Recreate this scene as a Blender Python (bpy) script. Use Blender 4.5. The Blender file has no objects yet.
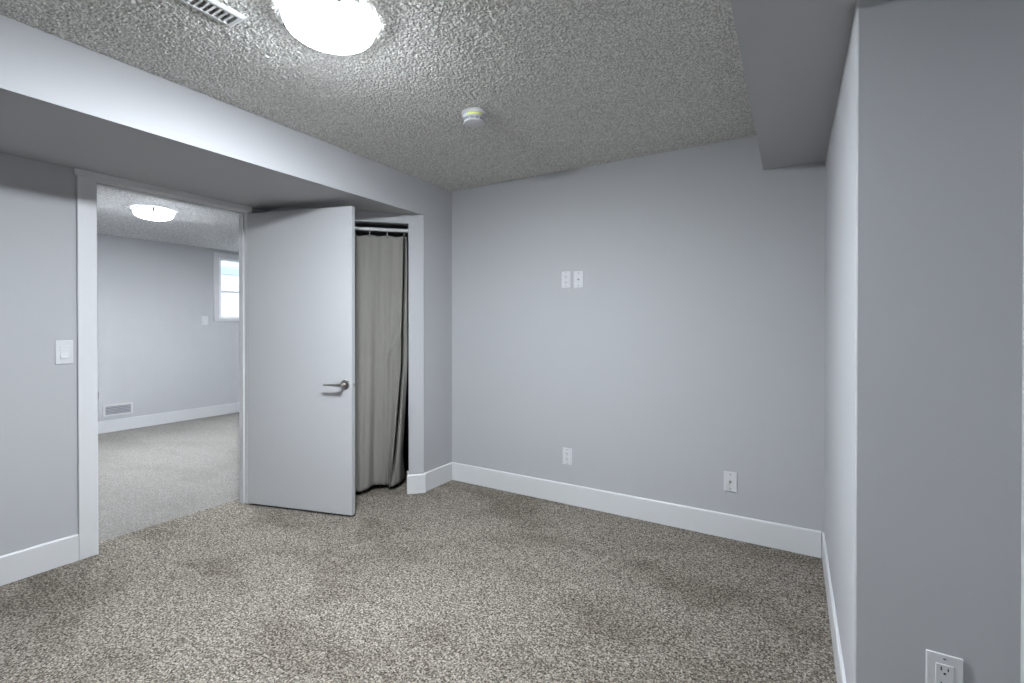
import bpy, bmesh, math, random
import numpy as np
from mathutils import Vector, Matrix

random.seed(4)
rng = np.random.default_rng(7)
sc = bpy.context.scene
col = sc.collection

# ------------------------------------------------------------------ camera, world, exposure
CAM_H = 1.235
cd = bpy.data.cameras.new('camera')
cam = bpy.data.objects.new('camera', cd)
col.objects.link(cam)
cam.location = (0, 0, CAM_H)
cam.rotation_euler = (math.radians(90 - 0.3013), 0, math.radians(30.981))
cd.sensor_width = 36
cd.lens = 469.126 * 36 / 1024
cd.shift_y = -12.78 / 1024
cd.clip_start = 0.02
sc.camera = cam

world = bpy.data.worlds.new('sky')
sc.world = world
world.use_nodes = True
bg = world.node_tree.nodes['Background']
bg.inputs['Color'].default_value = (0.80, 0.90, 1.0, 1)
bg.inputs['Strength'].default_value = 1.9

LAMP_COLOR = (0.875, 0.937, 1.0)
LAMP_ROOM = 560.0
LAMP_FAR = 470.0
sc.view_settings.view_transform = 'Standard'
sc.view_settings.look = 'None'
sc.view_settings.gamma = 1
sc.view_settings.use_curve_mapping = False
sc.view_settings.exposure = 0.48
sc.cycles.use_denoising = True
sc.cycles.max_bounces = 14
sc.cycles.diffuse_bounces = 10

# unseen fill light added behind the camera, at an assumed window
ld = bpy.data.lights.new('rear_fill', 'AREA')
ld.shape = 'RECTANGLE'
ld.size, ld.size_y = 1.3, 0.8
ld.color = (0.90, 0.95, 1.0)
ld.energy = 0.6
lo = bpy.data.objects.new('rear_fill', ld)
col.objects.link(lo)
lo.location = (-1.3, -3.10, 1.55)
lo.rotation_euler = (math.radians(90), 0, 0)

# two fill lights added to the far room, out of sight beside the doorway
for ly in (-0.05, 4.0):
    ld2 = bpy.data.lights.new('far_room_fill', 'AREA')
    ld2.shape = 'DISK'
    ld2.size = 0.30
    ld2.color = LAMP_COLOR
    ld2.energy = 20
    lo2 = bpy.data.objects.new('far_room_fill', ld2)
    col.objects.link(lo2)
    lo2.location = (-5.2, ly, 2.27)

# ------------------------------------------------------------------ dimensions
B, H, F, R, L = 2.996, 2.321, -2.364, 0.142, -3.242   # back wall y, ceiling z, beam face x, right wall x, left wall x
S, S2, SL = 2.063, 2.113, -0.149                      # beam undersides, right beam edge x
W, H2 = -6.846, 2.30                                  # far room wall x and ceiling z
YJ, XR = 1.549, 0.457                                 # jog wall y, near right wall x
YR = -3.20                                            # rear wall y
BB = 0.139                                            # baseboard height
LX = -3.318                                           # far side of the door wall

# ------------------------------------------------------------------ materials
def new_mat(name):
    m = bpy.data.materials.new(name)
    m.use_nodes = True
    nt = m.node_tree
    return m, nt, nt.nodes['Principled BSDF']

def N(nt, kind, **inp):
    n = nt.nodes.new(kind)
    for k, v in inp.items():
        n.inputs[k].default_value = v
    return n

def plain(name, rgb, rough=0.5, metal=0.0, bump=0.0, bscale=200, spec=0.5):
    m, nt, p = new_mat(name)
    p.inputs['Roughness'].default_value = rough
    p.inputs['Metallic'].default_value = metal
    p.inputs['Specular IOR Level'].default_value = spec
    tc = nt.nodes.new('ShaderNodeTexCoord')
    nz = N(nt, 'ShaderNodeTexNoise', Scale=bscale, Detail=3)
    nt.links.new(tc.outputs['Object'], nz.inputs['Vector'])
    mx = nt.nodes.new('ShaderNodeMixRGB')
    mx.inputs[1].default_value = tuple(c * 0.985 for c in rgb) + (1,)
    mx.inputs[2].default_value = tuple(min(1, c * 1.015) for c in rgb) + (1,)
    nt.links.new(nz.outputs['Fac'], mx.inputs[0])
    nt.links.new(mx.outputs[0], p.inputs['Base Color'])
    if bump:
        b = N(nt, 'ShaderNodeBump', Strength=bump, Distance=0.001)
        nt.links.new(nz.outputs['Fac'], b.inputs['Height'])
        nt.links.new(b.outputs['Normal'], p.inputs['Normal'])
    return m

WALL = plain('wall_paint', (0.430, 0.433, 0.445), 0.75, bump=0.25, bscale=260, spec=0.25)
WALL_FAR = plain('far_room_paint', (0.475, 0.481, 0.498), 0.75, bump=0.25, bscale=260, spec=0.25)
TRIM = plain('trim_paint', (0.61, 0.613, 0.622), 0.42, spec=0.4)
DOORM = plain('door_paint', (0.455, 0.457, 0.467), 0.45, spec=0.4)
PLASTIC = plain('white_plastic', (0.60, 0.60, 0.61), 0.35)
PLASTIC2 = plain('grey_white_plastic', (0.26, 0.26, 0.31), 0.45)
DARK = plain('dark_slot', (0.02, 0.02, 0.02), 0.6)
NICKEL = plain('satin_nickel', (0.42, 0.40, 0.38), 0.28, metal=1.0)
CLIPM = plain('dark_metal_clip', (0.02, 0.02, 0.021), 0.5)
ENAMEL = plain('white_enamel', (0.58, 0.58, 0.58), 0.35)
CLOSETM = plain('closet_paint', (0.30, 0.30, 0.31), 0.9)
YELLOW = plain('yellow_sticker', (0.72, 0.78, 0.22), 0.5)
SIDING = plain('pale_siding', (0.62, 0.64, 0.66), 0.7)
SLATE = plain('blue_grey_band', (0.42, 0.50, 0.56), 0.7)
VINYL = plain('white_vinyl', (0.82, 0.83, 0.84), 0.4)

def ceiling_mat(name, rgb, amount, speck):
    m, nt, p = new_mat(name)
    p.inputs['Roughness'].default_value = 0.9
    p.inputs['Specular IOR Level'].default_value = 0.15
    tc = nt.nodes.new('ShaderNodeTexCoord')
    nz = N(nt, 'ShaderNodeTexNoise', Scale=speck, Detail=2, Roughness=0.6)
    nt.links.new(tc.outputs['Object'], nz.inputs['Vector'])
    cr = nt.nodes.new('ShaderNodeValToRGB')
    cr.color_ramp.elements[0].position = 0.38
    cr.color_ramp.elements[1].position = 0.62
    cr.color_ramp.elements[0].color = tuple(c * 0.66 for c in rgb) + (1,)
    cr.color_ramp.elements[1].color = tuple(min(1, c * 1.30) for c in rgb) + (1,)
    nt.links.new(nz.outputs['Fac'], cr.inputs[0])
    nt.links.new(cr.outputs[0], p.inputs['Base Color'])
    b = N(nt, 'ShaderNodeBump', Strength=amount, Distance=0.004)
    nt.links.new(nz.outputs['Fac'], b.inputs['Height'])
    nt.links.new(b.outputs['Normal'], p.inputs['Normal'])
    return m

POPCORN = ceiling_mat('popcorn_texture', (0.62, 0.615, 0.59), 0.5, 140)
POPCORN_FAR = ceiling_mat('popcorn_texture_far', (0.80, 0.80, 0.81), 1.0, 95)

def carpet_mat(name, dark, mid, light, patch):
    m, nt, p = new_mat(name)
    p.inputs['Roughness'].default_value = 1.0
    p.inputs['Specular IOR Level'].default_value = 0.05
    tc = nt.nodes.new('ShaderNodeTexCoord')
    fine = N(nt, 'ShaderNodeTexNoise', Scale=125, Detail=4, Roughness=0.8)
    nt.links.new(tc.outputs['Object'], fine.inputs['Vector'])
    cr = nt.nodes.new('ShaderNodeValToRGB')
    e = cr.color_ramp.elements
    e[0].position, e[1].position = 0.385, 0.615
    e[0].color, e[1].color = dark + (1,), light + (1,)
    mm = e.new(0.5)
    mm.color = mid + (1,)
    vo = N(nt, 'ShaderNodeTexVoronoi', Scale=150)
    nt.links.new(tc.outputs['Object'], vo.inputs['Vector'])
    sep = nt.nodes.new('ShaderNodeSeparateColor')
    nt.links.new(vo.outputs['Color'], sep.inputs[0])
    tuft = nt.nodes.new('ShaderNodeMix')
    tuft.inputs['Factor'].default_value = 0.15
    nt.links.new(fine.outputs['Fac'], tuft.inputs['A'])
    nt.links.new(sep.outputs['Red'], tuft.inputs['B'])
    nt.links.new(tuft.outputs['Result'], cr.inputs[0])
    # brushed patches where the pile leans one way or the other
    mp = nt.nodes.new('ShaderNodeMapping')
    mp.inputs['Rotation'].default_value = (0, 0, 0.5)
    mp.inputs['Scale'].default_value = (1.0, 1.7, 1.0)
    nt.links.new(tc.outputs['Object'], mp.inputs['Vector'])
    big = N(nt, 'ShaderNodeTexNoise', Scale=1.7, Detail=4, Roughness=0.55, Distortion=0.1)
    nt.links.new(mp.outputs['Vector'], big.inputs['Vector'])
    r2 = nt.nodes.new('ShaderNodeValToRGB')
    r2.color_ramp.elements[0].position, r2.color_ramp.elements[1].position = 0.38, 0.52
    r2.color_ramp.elements[0].color = (1 - patch, 1 - patch * 1.06, 1 - patch * 1.14, 1)
    r2.color_ramp.elements[1].color = (1, 1, 1, 1)
    nt.links.new(big.outputs['Fac'], r2.inputs[0])
    mul = nt.nodes.new('ShaderNodeMixRGB')
    mul.blend_type = 'MULTIPLY'
    mul.inputs[0].default_value = 1
    nt.links.new(cr.outputs[0], mul.inputs[1])
    nt.links.new(r2.outputs[0], mul.inputs[2])
    nt.links.new(mul.outputs[0], p.inputs['Base Color'])
    b = N(nt, 'ShaderNodeBump', Strength=0.7, Distance=0.006)
    nt.links.new(fine.outputs['Fac'], b.inputs['Height'])
    nt.links.new(b.outputs['Normal'], p.inputs['Normal'])
    return m

CARPET = carpet_mat('carpet_pile', (0.046, 0.037, 0.028), (0.178, 0.157, 0.133), (0.45, 0.41, 0.36), 0.24)
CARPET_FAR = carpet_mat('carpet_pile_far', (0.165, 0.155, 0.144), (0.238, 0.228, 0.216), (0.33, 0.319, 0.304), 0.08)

def lamp_mat(name, strength):
    m, nt, p = new_mat(name)
    p.inputs['Base Color'].default_value = (0.9, 0.9, 0.9, 1)
    p.inputs['Roughness'].default_value = 0.3
    p.inputs['Emission Color'].default_value = LAMP_COLOR + (1,)
    # emission graded to spare the ceiling: brightest at the bottom, dim towards the rim
    tc = nt.nodes.new('ShaderNodeTexCoord')
    sx = nt.nodes.new('ShaderNodeSeparateXYZ')
    nt.links.new(tc.outputs['Object'], sx.inputs[0])
    mr = N(nt, 'ShaderNodeMapRange')
    mr.inputs['From Min'].default_value = -0.048
    mr.inputs['From Max'].default_value = -0.086
    mr.inputs['To Min'].default_value = strength * 0.003
    mr.inputs['To Max'].default_value = strength
    nt.links.new(sx.outputs['Z'], mr.inputs['Value'])
    nt.links.new(mr.outputs['Result'], p.inputs['Emission Strength'])
    return m

DOME = lamp_mat('lit_opal_glass', LAMP_ROOM)
DOME_FAR = lamp_mat('lit_opal_glass_far', LAMP_FAR)

def fabric_mat():
    m, nt, p = new_mat('curtain_cloth')
    p.inputs['Roughness'].default_value = 0.95
    p.inputs['Specular IOR Level'].default_value = 0.1
    tc = nt.nodes.new('ShaderNodeTexCoord')
    wv = N(nt, 'ShaderNodeTexNoise', Scale=420, Detail=2)
    nt.links.new(tc.outputs['Object'], wv.inputs['Vector'])
    cr = nt.nodes.new('ShaderNodeValToRGB')
    cr.color_ramp.elements[0].color = (0.218, 0.208, 0.192, 1)
    cr.color_ramp.elements[1].color = (0.282, 0.270, 0.250, 1)
    nt.links.new(wv.outputs['Fac'], cr.inputs[0])
    nt.links.new(cr.outputs[0], p.inputs['Base Color'])
    return m
CLOTH = fabric_mat()

def glass_mat():
    m, nt, p = new_mat('window_glass')
    p.inputs['Base Color'].default_value = (1, 1, 1, 1)
    p.inputs['Roughness'].default_value = 0.0
    p.inputs['Transmission Weight'].default_value = 1.0
    p.inputs['IOR'].default_value = 1.01
    return m
GLASS = glass_mat()

# ------------------------------------------------------------------ mesh helpers
def link(name, me, mat, parent=None):
    o = bpy.data.objects.new(name, me)
    if mat is not None:
        me.materials.append(mat)
    col.objects.link(o)
    if parent is not None:
        o.parent = parent
    return o

def finish(name, bm, mat, parent=None, smooth=False):
    bmesh.ops.recalc_face_normals(bm, faces=bm.faces)
    me = bpy.data.meshes.new(name)
    bm.to_mesh(me)
    bm.free()
    if smooth:
        for f in me.polygons:
            f.use_smooth = True
        me.set_sharp_from_angle(angle=math.radians(40))
    return link(name, me, mat, parent)

def add_box(bm, a, b, bevel=0.0, seg=1, M=None):
    x0, y0, z0 = [min(p, q) for p, q in zip(a, b)]
    x1, y1, z1 = [max(p, q) for p, q in zip(a, b)]
    mt = Matrix.Translation(((x0 + x1) / 2, (y0 + y1) / 2, (z0 + z1) / 2)) @ Matrix.Diagonal((x1 - x0, y1 - y0, z1 - z0, 1))
    if M is not None:
        mt = M @ mt
    r = bmesh.ops.create_cube(bm, size=1, matrix=mt)
    if bevel:
        es = list({e for v in r['verts'] for e in v.link_edges})
        bmesh.ops.bevel(bm, geom=es, offset=bevel, segments=seg, profile=0.5, affect='EDGES')

def boxes(name, lst, mat, parent=None, bevel=0.0, M=None, seg=1):
    bm = bmesh.new()
    for a, b in lst:
        add_box(bm, a, b, bevel, seg, M)
    return finish(name, bm, mat, parent)

def add_prism(bm, pts, z0, z1):
    lo_ = [bm.verts.new((x, y, z0)) for x, y in pts]
    hi = [bm.verts.new((x, y, z1)) for x, y in pts]
    n = len(pts)
    bm.faces.new(lo_[::-1])
    bm.faces.new(hi)
    for i in range(n):
        bm.faces.new((lo_[i], lo_[(i + 1) % n], hi[(i + 1) % n], hi[i]))

def add_lathe(bm, prof, n=48, M=None):
    rings = []
    for r, z in prof:
        if r < 1e-6:
            v = Vector((0, 0, z))
            rings.append([bm.verts.new(M @ v if M else v)])
        else:
            ring = []
            for i in range(n):
                a = 2 * math.pi * i / n
                v = Vector((r * math.cos(a), r * math.sin(a), z))
                ring.append(bm.verts.new(M @ v if M else v))
            rings.append(ring)
    for p, q in zip(rings, rings[1:]):
        for i in range(n):
            j = (i + 1) % n
            if len(p) == 1 and len(q) == 1:
                continue
            if len(p) == 1:
                bm.faces.new((p[0], q[j], q[i]))
            elif len(q) == 1:
                bm.faces.new((p[i], p[j], q[0]))
            else:
                bm.faces.new((p[i], p[j], q[j], q[i]))

def add_tube(bm, pts, r, n=12):
    pts = [Vector(p) for p in pts]
    rings = []
    up = Vector((0, 0, 1))
    for i, p in enumerate(pts):
        t = (pts[min(i + 1, len(pts) - 1)] - pts[max(i - 1, 0)]).normalized()
        a = t.cross(up)
        if a.length < 1e-3:
            a = t.cross(Vector((1, 0, 0)))
        a.normalize()
        b = a.cross(t)
        rr = r[i] if isinstance(r, (list, tuple)) else r
        rings.append([bm.verts.new(p + rr * (math.cos(2 * math.pi * k / n) * a + math.sin(2 * math.pi * k / n) * b)) for k in range(n)])
    for p, q in zip(rings, rings[1:]):
        for i in range(n):
            bm.faces.new((p[i], p[(i + 1) % n], q[(i + 1) % n], q[i]))
    bm.faces.new(rings[0][::-1])
    bm.faces.new(rings[-1])

def struct(o):
    o['kind'] = 'structure'
    return o

def tag(o, label, cat, group=None):
    o['label'] = label
    o['category'] = cat
    if group:
        o['group'] = group
    return o

def thing(name, loc, label, cat, rot=None, group=None):
    o = bpy.data.objects.new(name, None)
    o.empty_display_size = 0.05
    col.objects.link(o)
    o.location = loc
    if rot is not None:
        o.rotation_euler = rot
    return tag(o, label, cat, group)

# ------------------------------------------------------------------ shell: floors, ceilings, walls
struct(boxes('floor', [((-3.40, YR - 0.1, -0.06), (XR + 0.1, 3.4, 0))], CARPET))
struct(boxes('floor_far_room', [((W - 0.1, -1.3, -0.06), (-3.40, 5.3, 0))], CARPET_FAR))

def popcorn(name, x0, x1, y0, y1, z, step, mat, solid):
    """sprayed ceiling: a height field of random drips hanging below z, with a flat slab above"""
    nx, ny = int((x1 - x0) / step) + 1, int((y1 - y0) / step) + 1
    h = np.zeros((ny, nx), np.float32)
    area = (x1 - x0) * (y1 - y0)
    for rad, amp, dens in ((0.0046, 0.0060, 9000), (0.0032, 0.0042, 14000), (0.0075, 0.0050, 1800)):
        n = int(area * dens)
        cx, cy = rng.uniform(0, nx - 1, n), rng.uniform(0, ny - 1, n)
        am = amp * rng.uniform(0.4, 1.0, n)
        k = int(math.ceil(rad / step)) + 1
        ix, iy = np.round(cx).astype(int), np.round(cy).astype(int)
        for dx in range(-k, k + 1):
            for dy in range(-k, k + 1):
                X, Y = ix + dx, iy + dy
                ok = (X >= 0) & (X < nx) & (Y >= 0) & (Y < ny)
                d2 = ((X - cx) ** 2 + (Y - cy) ** 2) * (step / rad) ** 2
                v = am * np.sqrt(np.clip(1 - d2, 0, None))
                np.maximum.at(h, (Y[ok], X[ok]), v[ok].astype(np.float32))
    xs = np.linspace(x0, x1, nx)
    ys = np.linspace(y0, y1, ny)
    co = np.empty((ny, nx, 3), np.float32)
    co[..., 0] = xs[None, :]
    co[..., 1] = ys[:, None]
    co[..., 2] = z - h
    me = bpy.data.meshes.new(name)
    co = co.reshape(-1, 3)
    idx = np.arange(nx * ny).reshape(ny, nx)
    q = np.stack([idx[:-1, :-1], idx[1:, :-1], idx[1:, 1:], idx[:-1, 1:]], -1).reshape(-1, 4)   # faces look down
    sl, n0 = [], len(co)
    for (a, b) in solid:
        (ax, ay, az), (bx, by, bz) = a, b
        sl += [(ax, ay, az), (bx, ay, az), (bx, by, az), (ax, by, az), (ax, ay, bz), (bx, ay, bz), (bx, by, bz), (ax, by, bz)]
    co = np.concatenate([co, np.array(sl, np.float32)])
    for i in range(len(solid)):
        o = n0 + 8 * i
        q = np.concatenate([q, np.array([(0, 3, 2, 1), (4, 5, 6, 7), (0, 1, 5, 4), (1, 2, 6, 5), (2, 3, 7, 6), (3, 0, 4, 7)]) + o])
    me.vertices.add(len(co))
    me.vertices.foreach_set('co', co.ravel())
    me.loops.add(q.size)
    me.loops.foreach_set('vertex_index', q.ravel().astype(np.int32))
    me.polygons.add(len(q))
    me.polygons.foreach_set('loop_start', np.arange(0, q.size, 4, dtype=np.int32))
    me.polygons.foreach_set('use_smooth', np.ones(len(q), bool))
    me.update(calc_edges=True)
    me.validate()
    return struct(link(name, me, mat))

popcorn('ceiling', F - 0.002, SL + 0.002, 0.10, B + 0.002, H, 0.0026, POPCORN,
        [((F - 0.01, 0.10, H + 0.001), (XR + 0.1, B + 0.1, H + 0.10)), ((F - 0.01, YR - 0.1, H), (XR + 0.1, 0.10, H + 0.10))])
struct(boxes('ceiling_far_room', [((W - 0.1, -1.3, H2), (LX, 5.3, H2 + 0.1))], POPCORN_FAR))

# dropped beams
struct(boxes('beam_left', [((L - 0.13, YR - 0.1, S), (F, 3.4, H + 0.1))], WALL))
struct(boxes('beam_right', [((SL, YR - 0.1, S2), (XR + 0.1, B + 0.08, H + 0.05))], WALL))

DY0, DY1, DZ = 1.024, 1.842, 2.025          # doorway opening
struct(boxes('wall_left', [((LX, YR - 0.1, 0), (L, DY0 - 0.02, S)), ((LX, DY1 + 0.02, 0), (L, 3.4, S)),
                           ((LX, DY0 - 0.02, DZ + 0.02), (L, DY1 + 0.02, S))], WALL))
struct(boxes('wall_back', [((F - 0.11, B, 0), (R + 0.12, B + 0.1, H))], WALL))
bm = bmesh.new()
add_prism(bm, [(R, B), (R, YJ + 0.004), (R + 0.004, YJ), (XR + 0.1, YJ), (XR + 0.1, B)], 0, S2)
struct(finish('wall_right', bm, WALL))
struct(boxes('wall_right_near', [((XR, YR - 0.1, 0), (XR + 0.1, YJ, S2))], WALL))

# closet: the angled front, the return beside it and the dark inside
P0 = Vector((-2.355, 2.650))
AX, INW = Vector((0.70711, 0.70711)), Vector((-0.70711, 0.70711))
def cp(t, off=0.0):
    p = P0 + AX * t + INW * off
    return (p.x, p.y)
T0, T1, TH, ZH = -0.110, -0.840, 0.10, 1.992
bm = bmesh.new()
add_prism(bm, [cp(T0), cp(0), (F, 2.664), (F, B), (F - 0.11, B), (F - 0.11, 2.70), cp(T0, TH)], 0, S)
struct(finish('wall_return', bm, WALL))
bm = bmesh.new()
add_prism(bm, [cp(-0.94), cp(T1), cp(T1, TH), cp(-0.90, TH), (L, 2.08), (L, cp(-0.94)[1])], 0, S)
add_prism(bm, [cp(T1), cp(T0), cp(T0, TH), cp(T1, TH)], ZH, S)
struct(finish('wall_closet_front', bm, WALL))
bm = bmesh.new()
add_prism(bm, [(L, 3.3), (F - 0.11, 3.3), (F - 0.11, B + 0.1), (F - 0.06, B + 0.1), (F - 0.06, 3.35), (L, 3.35)], 0, S)
struct(finish('wall_closet_inside', bm, CLOSETM))

# rear wall with an opening added to let in sky light, far-room walls
struct(boxes('wall_rear', [((LX, YR - 0.1, 0), (-2.0, YR, H)), ((-0.6, YR - 0.1, 0), (XR + 0.1, YR, H)),
                           ((-2.0, YR - 0.1, 0), (-0.6, YR, 1.1)), ((-2.0, YR - 0.1, 2.0), (-0.6, YR, H))], WALL))
WY0, WY1, WZ0, WZ1 = 3.49, 4.30, 1.345, 2.185     # far window hole
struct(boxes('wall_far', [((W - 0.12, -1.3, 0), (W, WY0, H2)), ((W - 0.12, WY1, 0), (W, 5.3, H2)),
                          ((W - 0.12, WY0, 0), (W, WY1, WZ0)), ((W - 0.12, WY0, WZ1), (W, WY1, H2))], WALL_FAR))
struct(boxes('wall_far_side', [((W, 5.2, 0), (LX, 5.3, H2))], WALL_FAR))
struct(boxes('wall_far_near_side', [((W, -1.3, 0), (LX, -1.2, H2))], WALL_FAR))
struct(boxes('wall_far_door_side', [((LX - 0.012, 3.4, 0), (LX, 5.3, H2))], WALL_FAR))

# baseboards
def baseboard(name, pts, th=0.013):
    """pts: polyline along the wall face, room side on the left of the walking direction"""
    bm = bmesh.new()
    P = [Vector(p) for p in pts]
    nrm = []
    for a, b in zip(P, P[1:]):
        d = (b - a).normalized()
        nrm.append(Vector((-d.y, d.x)))
    offs = []
    for i, p in enumerate(P):
        if i == 0:
            m = nrm[0]
        elif i == len(P) - 1:
            m = nrm[-1]
        else:
            m = (nrm[i - 1] + nrm[i])
            m = m / m.dot(nrm[i])
        offs.append(m)
    prof = [(0, 0), (th, 0), (th, BB - 0.006), (th - 0.004, BB), (0, BB)]
    rows = [[bm.verts.new((p.x + o.x * d, p.y + o.y * d, z)) for d, z in prof] for p, o in zip(P, offs)]
    for a, b in zip(rows, rows[1:]):
        for k in range(len(prof)):
            k2 = (k + 1) % len(prof)
            bm.faces.new((a[k], a[k2], b[k2], b[k]))
    bm.faces.new(rows[0])
    bm.faces.new(rows[-1][::-1])
    return struct(finish(name, bm, TRIM))
baseboard('baseboard_left', [(L, 0.940), (L, YR)][::-1] if False else [(L, 0.940), (L, YR)])
baseboard('baseboard_back', [(R - 0.013, B), (F + 0.013, B)])
baseboard('baseboard_right', [(R, YJ + 0.006), (R, B)], 0.010)
baseboard('baseboard_return', [(F, B), (F, 2.660), cp(0, 0), cp(T0), cp(T0, TH)])
baseboard('baseboard_closet', [cp(T1, TH), cp(T1), cp(-0.94), (L, cp(-0.94)[1])])
baseboard('baseboard_jog', [(XR, YJ), (R + 0.006, YJ)])
baseboard('baseboard_far', [(W, 5.2), (W, -1.2)])

# door casing and jambs
struct(boxes('trim_1', [((L, 0.940, 0), (L + 0.017, DY0 - 0.003, DZ + 0.003))], TRIM, bevel=0.002))
struct(boxes('trim_2', [((L, 0.928, DZ + 0.003), (L + 0.021, 1.864, S))], TRIM, bevel=0.0015))
struct(boxes('trim_3', [((L, DY1 + 0.003, 0), (L + 0.017, 1.864, DZ + 0.003))], TRIM, bevel=0.002))
JX = LX - 0.009
struct(boxes('trim_4', [((JX, DY0 - 0.02, 0), (L + 0.001, DY0, DZ + 0.02)), ((JX, DY1, 0), (L + 0.001, DY1 + 0.02, DZ + 0.02)),
                        ((JX, DY0, DZ), (L + 0.001, DY1, DZ + 0.02)),
                        ((JX, DY0, 0), (-3.281, DY0 + 0.010, DZ)), ((JX, DY1 - 0.010, 0), (-3.281, DY1, DZ)),
                        ((JX, DY0 + 0.01, DZ - 0.010), (-3.281, DY1 - 0.01, DZ))], TRIM))
sp = boxes('strike_plate', [((L - 0.03, DY0 - 0.0005, 0.835), (L + 0.004, DY0 + 0.0012, 0.885)),
                            ((L + 0.0005, DY0 - 0.002, 0.842), (L + 0.019, DY0 + 0.0012, 0.880))], NICKEL, bpy.data.objects['trim_4'])
sp['label'] = 'satin metal strike plate'

# ------------------------------------------------------------------ the open door
door = bpy.data.objects.new('door_1', None)
col.objects.link(door)
door.location = (-3.228, 1.834, 0)
door.rotation_euler = (0, 0, math.radians(15.744))
struct(door)
door['label'] = 'plain white slab door standing open into the bedroom beside the curtained closet'
DL = 0.822
slab = boxes('door_slab', [((0, 0, 0.013), (DL, 0.035, 2.010))], DOORM, door, bevel=0.0015)

def rose_and_lever(name, face_y, sgn):
    """sgn -1: the side towards the camera"""
    h = bpy.data.objects.new(name, None)
    col.objects.link(h)
    h.parent = door
    h.location = (0.771, face_y, 0.858)
    h['label'] = 'satin nickel lever handle on a round rose'
    M = Matrix.Rotation(math.radians(90 * (1 if sgn < 0 else -1)), 4, 'X')
    bm = bmesh.new()
    add_lathe(bm, [(0, 0), (0.0325, 0), (0.0325, 0.005), (0.030, 0.009), (0.016, 0.011), (0, 0.011)], 40, M)
    finish('rose', bm, NICKEL, h, True)
    bm = bmesh.new()
    y = lambda d: sgn * d
    add_tube(bm, [(0, y(0.010), 0), (0, y(0.030), 0), (0, y(0.043), 0)], [0.012, 0.0105, 0.0105], 20)
    finish('neck', bm, NICKEL, h, True)
    bm = bmesh.new()
    add_tube(bm, [(0.012, y(0.052), 0), (-0.004, y(0.052), 0), (-0.03, y(0.054), 0), (-0.07, y(0.056), 0), (-0.115, y(0.054), 0), (-0.125, y(0.050), 0)],
             [0.010, 0.011, 0.0085, 0.0070, 0.0065, 0.004], 16)
    finish('lever', bm, NICKEL, h, True)
    return h
rose_and_lever('door_handle', 0.0, -1)
rose_and_lever('door_handle', 0.035, 1)
lp = bpy.data.objects.new('latch', None)
col.objects.link(lp); lp.parent = door; lp.location = (DL, 0.0175, 0.858)
lp['label'] = 'small metal latch on the door edge'
boxes('latch_plate', [((-0.0005, -0.012, -0.028), (0.0012, 0.012, 0.028))], DOORM, lp)
boxes('latch_bolt', [((0.0, -0.007, -0.010), (0.009, 0.007, 0.010))], NICKEL, lp, bevel=0.002)
for hz in (0.22, 1.02, 1.80):
    bm = bmesh.new()
    add_tube(bm, [(-0.004, 0.041, hz - 0.045), (-0.004, 0.041, hz + 0.045)], 0.006, 12)
    hg = finish('hinge', bm, NICKEL, door, True)

# ------------------------------------------------------------------ closet curtain, rod and hooks
ROD_OFF, ROD_Z = 0.055, 1.947
ra, rb = cp(T1, ROD_OFF), cp(T0, ROD_OFF)
rc = cp((T0 + T1) / 2, ROD_OFF)
rod = thing('curtain_rod', (rc[0], rc[1], ROD_Z), 'white tension rod across the top of the closet opening', 'curtain rod', (0, 0, math.radians(45)))
hl = (T0 - T1) / 2
bm = bmesh.new(); add_tube(bm, [(-hl + 0.012, 0, 0), (0.05, 0, 0)], 0.0125, 20); finish('outer_tube', bm, ENAMEL, rod, True)
bm = bmesh.new(); add_tube(bm, [(0.05, 0, 0), (hl - 0.012, 0, 0)], 0.0135, 20); finish('inner_tube', bm, ENAMEL, rod, True)
for s in (-1, 1):
    bm = bmesh.new(); add_tube(bm, [(s * (hl - 0.014), 0, 0), (s * (hl - 0.001), 0, 0)], 0.0165, 20); finish('end_cap', bm, ENAMEL, rod, True)

# paths of the cloth seen from above: (distance along the opening, depth into the closet)
TOPP = [(-0.835, 0.060), (-0.72, 0.052), (-0.60, 0.064), (-0.48, 0.054), (-0.37, 0.062), (-0.27, 0.052), (-0.185, 0.060), (-0.150, 0.050),
        (-0.1495, 0.100), (-0.145, 0.140), (-0.140, 0.150), (-0.136, 0.120), (-0.131, 0.075), (-0.121, 0.066)]
MIDP = [(-0.835, 0.050), (-0.72, 0.030), (-0.60, 0.050), (-0.47, 0.020), (-0.37, 0.060), (-0.29, 0.075), (-0.205, 0.062), (-0.168, 0.045),
        (-0.166, 0.120), (-0.160, 0.160), (-0.155, 0.160), (-0.150, 0.120), (-0.140, 0.085), (-0.118, 0.080)]
LOWA = [(-0.835, 0.034), (-0.73, 0.006), (-0.62, 0.022), (-0.515, -0.005), (-0.42, 0.045), (-0.33, 0.110), (-0.262, 0.090), (-0.228, 0.040),
        (-0.222, 0.110), (-0.214, 0.150), (-0.206, 0.140), (-0.198, 0.085), (-0.175, 0.110), (-0.150, 0.165)]
LOWP = [(-0.835, 0.030), (-0.73, 0.000), (-0.62, 0.015), (-0.53, -0.012), (-0.43, 0.050), (-0.34, 0.130), (-0.268, 0.138), (-0.249, 0.036),
        (-0.246, 0.060), (-0.240, 0.080), (-0.230, 0.085), (-0.215, 0.095), (-0.170, 0.165), (-0.134, 0.235)]
def dens(path, n):
    P = [Vector(p) for p in path]
    out = []
    segs = len(P) - 1
    for i in range(n):
        u = i / (n - 1) * segs
        k = min(int(u), segs - 1)
        f = u - k
        p0, p1, p2, p3 = P[max(k - 1, 0)], P[k], P[k + 1], P[min(k + 2, segs)]
        out.append(0.5 * ((2 * p1) + (p2 - p0) * f + (2 * p0 - 5 * p1 + 4 * p2 - p3) * f * f + (3 * p1 - p0 - 3 * p2 + p3) * f ** 3))
    return out
CN, CZ = 170, 90
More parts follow.
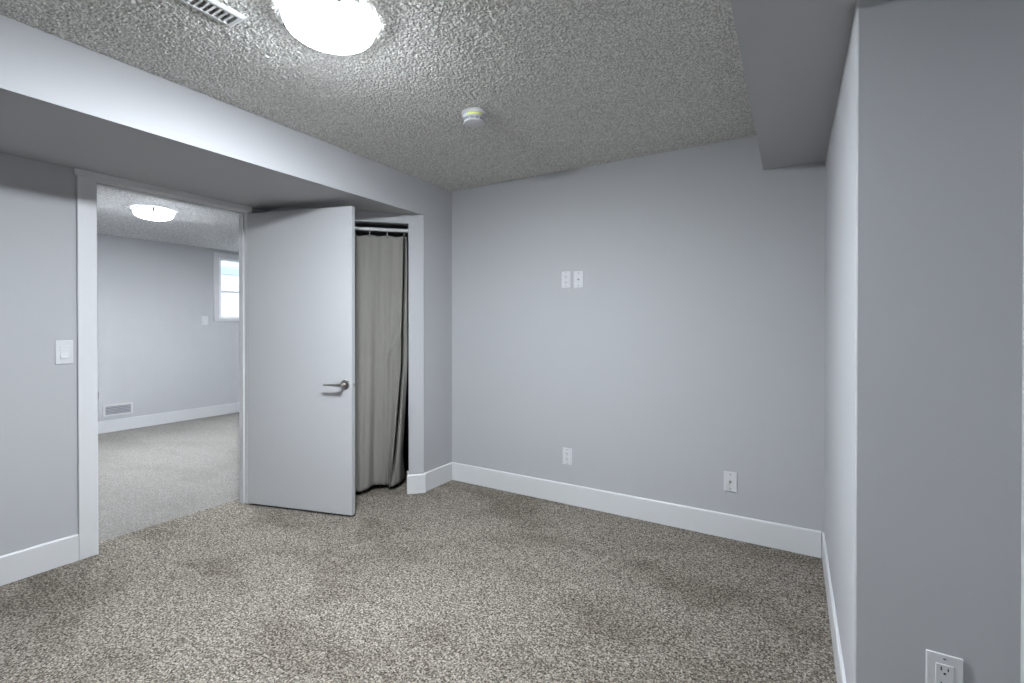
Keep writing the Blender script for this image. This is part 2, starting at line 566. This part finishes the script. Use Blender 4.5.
Z_TOP, Z_BOT = 1.905, 0.035
dt, dm, da, dl = dens(TOPP, CN), dens(MIDP, CN), dens(LOWA, CN), dens(LOWP, CN)
HOOKS = [-0.780, -0.650, -0.520, -0.387, -0.262, -0.141]
bm = bmesh.new()
rows = []
for j in range(CZ):
    v = j / (CZ - 1)                       # 0 top, 1 bottom
    row = []
    for i in range(CN):
        if v < 0.5:
            f = v / 0.5
            f = f * f * (3 - 2 * f)
            p = dt[i] * (1 - f) + dm[i] * f
        elif v < 0.88:
            f = ((v - 0.5) / 0.38) ** 1.15
            p = dm[i] * (1 - f) + da[i] * f
        else:
            f = (v - 0.88) / 0.12
            p = da[i] * (1 - f) + dl[i] * f
        t, o = p.x, p.y
        ph = t * 36
        o += 0.010 * math.sin(ph * 1.5 + 2.2 * v) * (0.35 + 0.9 * v) + 0.006 * math.sin(ph * 3.1 + 4 * v + 1) * (0.3 + v)
        o += 0.018 * math.exp(-((v - 0.49 - 0.25 * (t + 0.35)) / 0.03) ** 2) * math.exp(-((t + 0.41) / 0.07) ** 2)
        o -= 0.022 * math.exp(-((v - 0.42 + 1.0 * (t + 0.22)) / 0.03) ** 2) * math.exp(-((t + 0.23) / 0.08) ** 2)
        near = min(abs(t - h) for h in HOOKS)
        sag = 0.009 * min(1, (near / 0.060)) ** 1.5
        z = Z_TOP - sag
        z = z + (Z_BOT - z) * v + (0.006 * math.sin(t * 30) * v if v > 0.9 else 0)
        x, y = cp(min(t, T0 - 0.006), o)
        row.append(bm.verts.new((x, y, z)))
    rows.append(row)
for a, b in zip(rows, rows[1:]):
    for i in range(CN - 1):
        bm.faces.new((a[i], b[i], b[i + 1], a[i + 1]))
base = cp(-0.47, 0.05)
cur = thing('curtain', (base[0], base[1], 0), 'grey-beige cloth curtain hanging across the closet opening', 'curtain')
bmesh.ops.translate(bm, verts=bm.verts, vec=(-base[0], -base[1], 0))
cl = finish('cloth', bm, CLOTH, cur, True)
md = cl.modifiers.new('thick', 'SOLIDIFY'); md.thickness = 0.0016; md.offset = 0

HOOK_LABELS = ['thin curtain hook on the rod nearest the hinge side of the closet', 'thin curtain hook on the rod behind the open door',
               'thin curtain hook on the rod close behind the door edge', 'thin curtain hook on the white rod, closest to the open door edge',
               'thin curtain hook on the white rod, in the middle of the visible curtain top', 'thin curtain hook on the white rod, beside the right wall of the closet opening']
def hook_parts(root):
    bm = bmesh.new()
    pts = [(0, 0.0175 * math.cos(a), 0.0175 * math.sin(a)) for a in [math.radians(q) for q in range(-100, 281, 20)]]
    add_tube(bm, pts, 0.0013, 6)
    finish('ring', bm, NICKEL, root, True)
    bm = bmesh.new()
    add_tube(bm, [(0, -0.004, -0.017), (0, -0.009, -0.030), (0, -0.010, -0.048)], 0.0027, 8)
    finish('clip', bm, ENAMEL, root, True)
    bm = bmesh.new()
    add_tube(bm, [(0, -0.009, -0.056), (0, -0.0105, -0.056)], 0.0045, 12)
    finish('eyelet', bm, DARK, root, True)
protos = None
for k, t in enumerate(HOOKS[3:]):
    lab = HOOK_LABELS[3 + k]
    p = cp(t, ROD_OFF - 0.002)
    if protos is None:
        protos = thing('curtain_hook', (p[0], p[1], ROD_Z), lab, 'curtain hook', (0, 0, math.radians(45)), 'curtain hooks along the closet rod')
        hook_parts(protos)
    else:
        c = protos.copy(); col.objects.link(c)
        c.location = (p[0], p[1], ROD_Z); c['label'] = lab
        for ch in protos.children:
            d = ch.copy(); col.objects.link(d); d.parent = c

# ------------------------------------------------------------------ ceiling lights
def ceiling_light(loc, dome_mat, label, ang):
    root = thing('ceiling_light', loc, label, 'ceiling light', (0, 0, ang), 'dome ceiling lights')
    bm = bmesh.new()
    add_lathe(bm, [(0, 0.0), (0.145, 0.0), (0.147, -0.004), (0.145, -0.014), (0, -0.014)], 64)
    finish('base_pan', bm, ENAMEL, root, True)
    bm = bmesh.new()
    prof = [(0.146, -0.014), (0.153, -0.016), (0.157, -0.021), (0.155, -0.028)]
    for i in range(1, 15):
        a = i / 14 * math.pi / 2
        prof.append((0.155 * math.cos(a) if i < 14 else 0, -0.028 - 0.060 * math.sin(a)))
    add_lathe(bm, prof, 64)
    finish('glass_dome', bm, dome_mat, root, True)
    for k in range(3):
        a = 2 * math.pi * k / 3
        M = Matrix.Rotation(a, 4, 'Z')
        bm = bmesh.new()
        add_box(bm, (0.1565, -0.006, -0.034), (0.1605, 0.006, -0.006), 0.001, 1, M)
        add_box(bm, (0.146, -0.006, -0.0400), (0.1605, 0.006, -0.034), 0.001, 1, M)
        finish('clip', bm, CLIPM, root)
    return root
ceiling_light((-1.392, 1.083, H - 0.0005), DOME, 'round frosted dome light on the textured bedroom ceiling', math.radians(-28))
ceiling_light((-5.03, 2.00, H2), DOME_FAR, 'round frosted dome light seen through the doorway in the far room', math.radians(-22))

# ------------------------------------------------------------------ smoke detector
sd = thing('smoke_detector', (-1.3965, 1.955, H), 'round white smoke detector with a yellow sticker on the textured ceiling', 'smoke detector', (0, 0, math.radians(36)))
bm = bmesh.new()
add_lathe(bm, [(0, 0), (0.071, 0), (0.072, -0.003), (0.071, -0.013), (0.066, -0.017), (0, -0.017)], 56)
finish('mounting_base', bm, PLASTIC, sd, True)
bm = bmesh.new()
add_lathe(bm, [(0, -0.017), (0.063, -0.017), (0.0645, -0.020), (0.0638, -0.0335), (0.061, -0.0355), (0, -0.0355)], 56)
finish('body', bm, PLASTIC, sd, True)
bm = bmesh.new()
add_lathe(bm, [(0, -0.0355), (0.048, -0.0355), (0.048, -0.0505), (0, -0.0505)], 56)
finish('sensor_grille', bm, PLASTIC2, sd, True)
bm = bmesh.new()
for k in range(12):
    M = Matrix.Rotation(2 * math.pi * k / 12, 4, 'Z')
    add_box(bm, (0.046, -0.0022, -0.051), (0.0555, 0.0022, -0.035), 0, 1, M)
finish('grille_ribs', bm, PLASTIC, sd)
bm = bmesh.new()
add_lathe(bm, [(0, -0.0505), (0.058, -0.0505), (0.0585, -0.0525), (0.055, -0.058), (0.040, -0.0615), (0, -0.0625)], 56)
finish('cap', bm, PLASTIC, sd, True)
bm = bmesh.new()
ring = []
for i in range(11):
    a = math.radians(-90 - 38 + 76 * i / 10)
    ring.append([bm.verts.new((r * math.cos(a), r * math.sin(a), z)) for r, z in ((0.0651, -0.0225), (0.0647, -0.0320), (0.0630, -0.0320), (0.0630, -0.0225))])
for a, b in zip(ring, ring[1:]):
    for k in range(4):
        bm.faces.new((a[k], a[(k + 1) % 4], b[(k + 1) % 4], b[k]))
bm.faces.new(ring[0]); bm.faces.new(ring[-1][::-1])
st = finish('sticker', bm, YELLOW, sd)
sd.scale = (0.93, 0.93, 0.93)
st['label'] = 'yellow-green sticker on the side of the detector'

# ------------------------------------------------------------------ ceiling register
VW, VL = 0.104, 0.30
cv = thing('ceiling_vent', (-1.695, 0.938 - VL / 2, H), 'white slotted metal air register on the ceiling beside the dome light', 'vent')
bm = bmesh.new()
def frame_ring(bm, w, l, iw, il, z0, z1, z2):
    def rect(a, b, z):
        return [bm.verts.new((sx * a / 2, sy * b / 2, z)) for sx, sy in ((-1, -1), (1, -1), (1, 1), (-1, 1))]
    r = [rect(w, l, z0), rect(w - 0.004, l - 0.004, z1), rect(w - 0.022, l - 0.022, z2), rect(iw, il, z2), rect(iw, il, z0)]
    for a, b in zip(r, r[1:]):
        for k in range(4):
            bm.faces.new((a[k], a[(k + 1) % 4], b[(k + 1) % 4], b[k]))
    for k in range(4):
        a, b = r[-1], r[0]
        bm.faces.new((a[k], a[(k + 1) % 4], b[(k + 1) % 4], b[k]))
frame_ring(bm, VW, VL, 0.064, 0.252, 0.0, -0.006, -0.013)
finish('frame', bm, ENAMEL, cv)
boxes('duct_back', [((-0.034, -0.124, -0.0005), (0.034, 0.124, 0.0005))], DARK, cv)
ns = 13
for k in range(ns):
    yy = -0.114 + 0.228 * k / (ns - 1)
    bm = bmesh.new()
    pts = []
    for i in range(6):                        # curved blade, arched towards the duct
        a = i / 5
        pts.append((yy + 0.0145 * a - 0.007, -0.0125 + 0.008 * a * a))
    lo_ = []
    for x in (-0.033, 0.033):
        lo_.append([bm.verts.new((x, p[0], p[1])) for p in pts] + [bm.verts.new((x, p[0] + 0.0012, p[1] + 0.0006)) for p in pts[::-1]])
    n = len(lo_[0])
    for i in range(n):
        bm.faces.new((lo_[0][i], lo_[0][(i + 1) % n], lo_[1][(i + 1) % n], lo_[1][i]))
    bm.faces.new(lo_[0]); bm.faces.new(lo_[1][::-1])
    finish('slat', bm, ENAMEL, cv)

# ------------------------------------------------------------------ wall plates
def plate_root(name, loc, rz, label, cat, group=None):
    return thing(name, loc, label, cat, (0, 0, rz), group)     # local x along the wall, -y towards the room, z up
def plate_body(root, w=0.070, h=0.115, d=0.006, mat=None):
    bm = bmesh.new()
    add_box(bm, (-w / 2, -d, -h / 2), (w / 2, 0, h / 2), 0.0022, 2)
    return finish('cover_plate', bm, mat or PLASTIC, root)
def screw(root, z, d=0.006, r=0.0034):
    bm = bmesh.new()
    M = Matrix.Translation((0, -d + 0.0005, z)) @ Matrix.Rotation(math.radians(90), 4, 'X')
    add_lathe(bm, [(r, 0), (r, 0.0012), (r * 0.6, 0.0018), (0, 0.0018)], 16, M)
    return finish('screw', bm, PLASTIC2, root, True)
def outlet(loc, rz, label):
    root = plate_root('wall_outlet', loc, rz, label, 'outlet', 'electrical outlets')
    plate_body(root)
    bm = bmesh.new()
    add_box(bm, (-0.0168, -0.0078, -0.0335), (0.0168, -0.005, 0.0335), 0.001, 1)
    rc_ = finish('receptacle', bm, PLASTIC, root)
    bm = bmesh.new()
    for zc in (0.019, -0.019):
        add_box(bm, (-0.0078, -0.0084, zc - 0.0005), (-0.0052, -0.0074, zc + 0.0085))
        add_box(bm, (0.0052, -0.0084, zc - 0.0005), (0.0076, -0.0074, zc + 0.0070))
        M = Matrix.Translation((0, -0.0076, zc - 0.0075)) @ Matrix.Rotation(math.radians(90), 4, 'X')
        add_lathe(bm, [(0, 0), (0.0027, 0), (0.0027, 0.0009), (0, 0.0009)], 14, M)
    s = finish('slots', bm, DARK, rc_)
    s['label'] = 'dark prong slots'
    for z in (0.0475, -0.0475):
        screw(root, z)
    return root
def coax(loc, rz, label):
    root = plate_root('coax_plate', loc, rz, label, 'wall plate', 'coax wall plates')
    plate_body(root)
    M = Matrix.Translation((0, -0.005, 0)) @ Matrix.Rotation(math.radians(90), 4, 'X')
    bm = bmesh.new()
    add_lathe(bm, [(0.0072, 0), (0.0072, 0.003), (0.0048, 0.0032), (0.0048, 0.010), (0.0025, 0.010), (0.0025, 0.004), (0, 0.004)], 20, M)
    c = finish('coax_jack', bm, NICKEL, root, True)
    c['label'] = 'dark threaded cable jack'
    bm = bmesh.new()
    add_lathe(bm, [(0, 0.0102), (0.0024, 0.0102), (0.0024, 0.0060), (0, 0.0060)], 12, M)
    finish('jack_core', bm, DARK, c)
    for z in (0.042, -0.042):
        screw(root, z, r=0.0042)
    return root
outlet((-1.357, B, 1.559), 0, 'white electrical outlet plate high on the back wall, left one of the side-by-side pair')
coax((-1.265, B, 1.556), 0, 'white cable jack plate high on the back wall, right one of the side-by-side pair')
outlet((-1.348, B, 0.330), 0, 'white electrical outlet low on the back wall above the baseboard')
coax((-0.3135, B, 0.3305), 0, 'white cable jack plate low on the back wall near the right corner')
outlet((0.3225, YJ, 0.364), 0, 'white electrical outlet on the grey wall at the right, nearest the camera')

def rocker(loc, rz, label, name='light_switch', w=0.070, h=0.122):
    root = plate_root(name, loc, rz, label, 'switch')
    plate_body(root, w, h)
    bm = bmesh.new()
    add_box(bm, (-0.0175, -0.0072, -0.0345), (0.0175, -0.005, 0.0345), 0.0008, 1)
    finish('switch_frame', bm, PLASTIC, root)
    bm = bmesh.new()
    v = [(-0.0155, -0.0068, 0.032), (0.0155, -0.0068, 0.032), (0.0155, -0.0085, 0.0), (-0.0155, -0.0085, 0.0), (0.0155, -0.0125, -0.032), (-0.0155, -0.0125, -0.032),
         (-0.0155, -0.006, 0.032), (0.0155, -0.006, 0.032), (0.0155, -0.006, -0.032), (-0.0155, -0.006, -0.032)]
    V = [bm.verts.new(p) for p in v]
    for f in ((0, 1, 2, 3), (3, 2, 4, 5), (0, 6, 7, 1), (5, 4, 8, 9), (6, 9, 8, 7), (0, 3, 5, 9, 6), (1, 7, 8, 4, 2)):
        bm.faces.new([V[i] for i in f])
    finish('rocker', bm, PLASTIC, root)
    return root
rocker((L, 0.889, 1.101), math.radians(90), 'white rocker light switch on the left wall beside the door casing')
rocker((W, 3.306, 1.312), math.radians(90), 'white switch plate on the far room wall beside the window', w=0.085, h=0.12)

# low wall grille in the far room
wv = thing('wall_vent', (W, 2.352, 0.2525), 'white louvred return air grille low on the far room wall', 'vent', (0, 0, math.radians(90)))
gw, gh = 0.285, 0.135
boxes('frame', [((-gw / 2, -0.010, gh / 2 - 0.022), (gw / 2, 0, gh / 2)), ((-gw / 2, -0.010, -gh / 2), (gw / 2, 0, -gh / 2 + 0.018)),
                ((-gw / 2, -0.010, -gh / 2 + 0.018), (-gw / 2 + 0.022, 0, gh / 2 - 0.022)), ((gw / 2 - 0.022, -0.010, -gh / 2 + 0.018), (gw / 2, 0, gh / 2 - 0.022))],
      ENAMEL, wv, bevel=0.001)
boxes('grille_back', [((-gw / 2 + 0.02, -0.001, -gh / 2 + 0.016), (gw / 2 - 0.02, 0, gh / 2 - 0.02))], PLASTIC2, wv)
for k in range(5):
    zc = -gh / 2 + 0.028 + k * 0.0185
    M = Matrix.Translation((0, -0.005, zc)) @ Matrix.Rotation(math.radians(-35), 4, 'X')
    boxes('louvre', [((-gw / 2 + 0.022, -0.0055, -0.001), (gw / 2 - 0.022, 0.0055, 0.001))], ENAMEL, wv, M=M)

# ------------------------------------------------------------------ far-room window
win = bpy.data.objects.new('window_1', None)
col.objects.link(win)
win.location = (W, (WY0 + WY1) / 2, (WZ0 + WZ1) / 2)
win.rotation_euler = (0, 0, math.radians(90))
struct(win)
win['label'] = 'small white framed window on the far room wall'
hw, hh = (WY1 - WY0) / 2, (WZ1 - WZ0) / 2
cw = 0.068
boxes('window_casing', [((-hw - cw, -0.016, -hh), (-hw, 0, hh)), ((hw, -0.016, -hh), (hw + cw, 0, hh)),
                        ((-hw - cw, -0.018, hh), (hw + cw, 0, hh + cw)), ((-hw - cw, -0.020, -hh - 0.040), (hw + cw, 0, -hh))], TRIM, win, bevel=0.002)
boxes('window_frame', [((-hw, 0, -hh), (-hw + 0.03, 0.11, hh)), ((hw - 0.03, 0, -hh), (hw, 0.11, hh)),
                       ((-hw + 0.03, 0, hh - 0.026), (hw - 0.03, 0.11, hh)), ((-hw + 0.03, 0, -hh), (hw - 0.03, 0.11, -hh + 0.02))], VINYL, win)
boxes('meeting_rail', [((-hw + 0.03, 0.050, -0.052), (hw - 0.03, 0.085, -0.030))], VINYL, win)
boxes('glass', [((-hw + 0.028, 0.064, -hh + 0.018), (hw - 0.028, 0.068, hh - 0.024))], GLASS, win)

# the neighbouring wall outside, with lapped boards and a grey-blue band
sdg = struct(bpy.data.objects.new('wall_outside', None))
col.objects.link(sdg)
sdg.location = (W - 2.2, 5.0, 0)
bm = bmesh.new()
for k in range(28):
    z = -0.06 + k * 0.115
    vs = [(-0.02, -3, z), (-0.02, 3, z), (0.0, 3, z), (0.0, -3, z), (-0.02, -3, z + 0.118), (-0.02, 3, z + 0.118), (-0.014, 3, z + 0.118), (-0.014, -3, z + 0.118)]
    V = [bm.verts.new(p) for p in vs]
    for f in ((0, 1, 2, 3), (4, 7, 6, 5), (3, 2, 6, 7), (0, 4, 5, 1), (0, 3, 7, 4), (1, 5, 6, 2)):
        bm.faces.new([V[i] for i in f])
finish('boards', bm, SIDING, sdg)
boxes('band', [((0.0, -3, 2.20), (0.02, 3, 2.31))], SLATE, sdg)
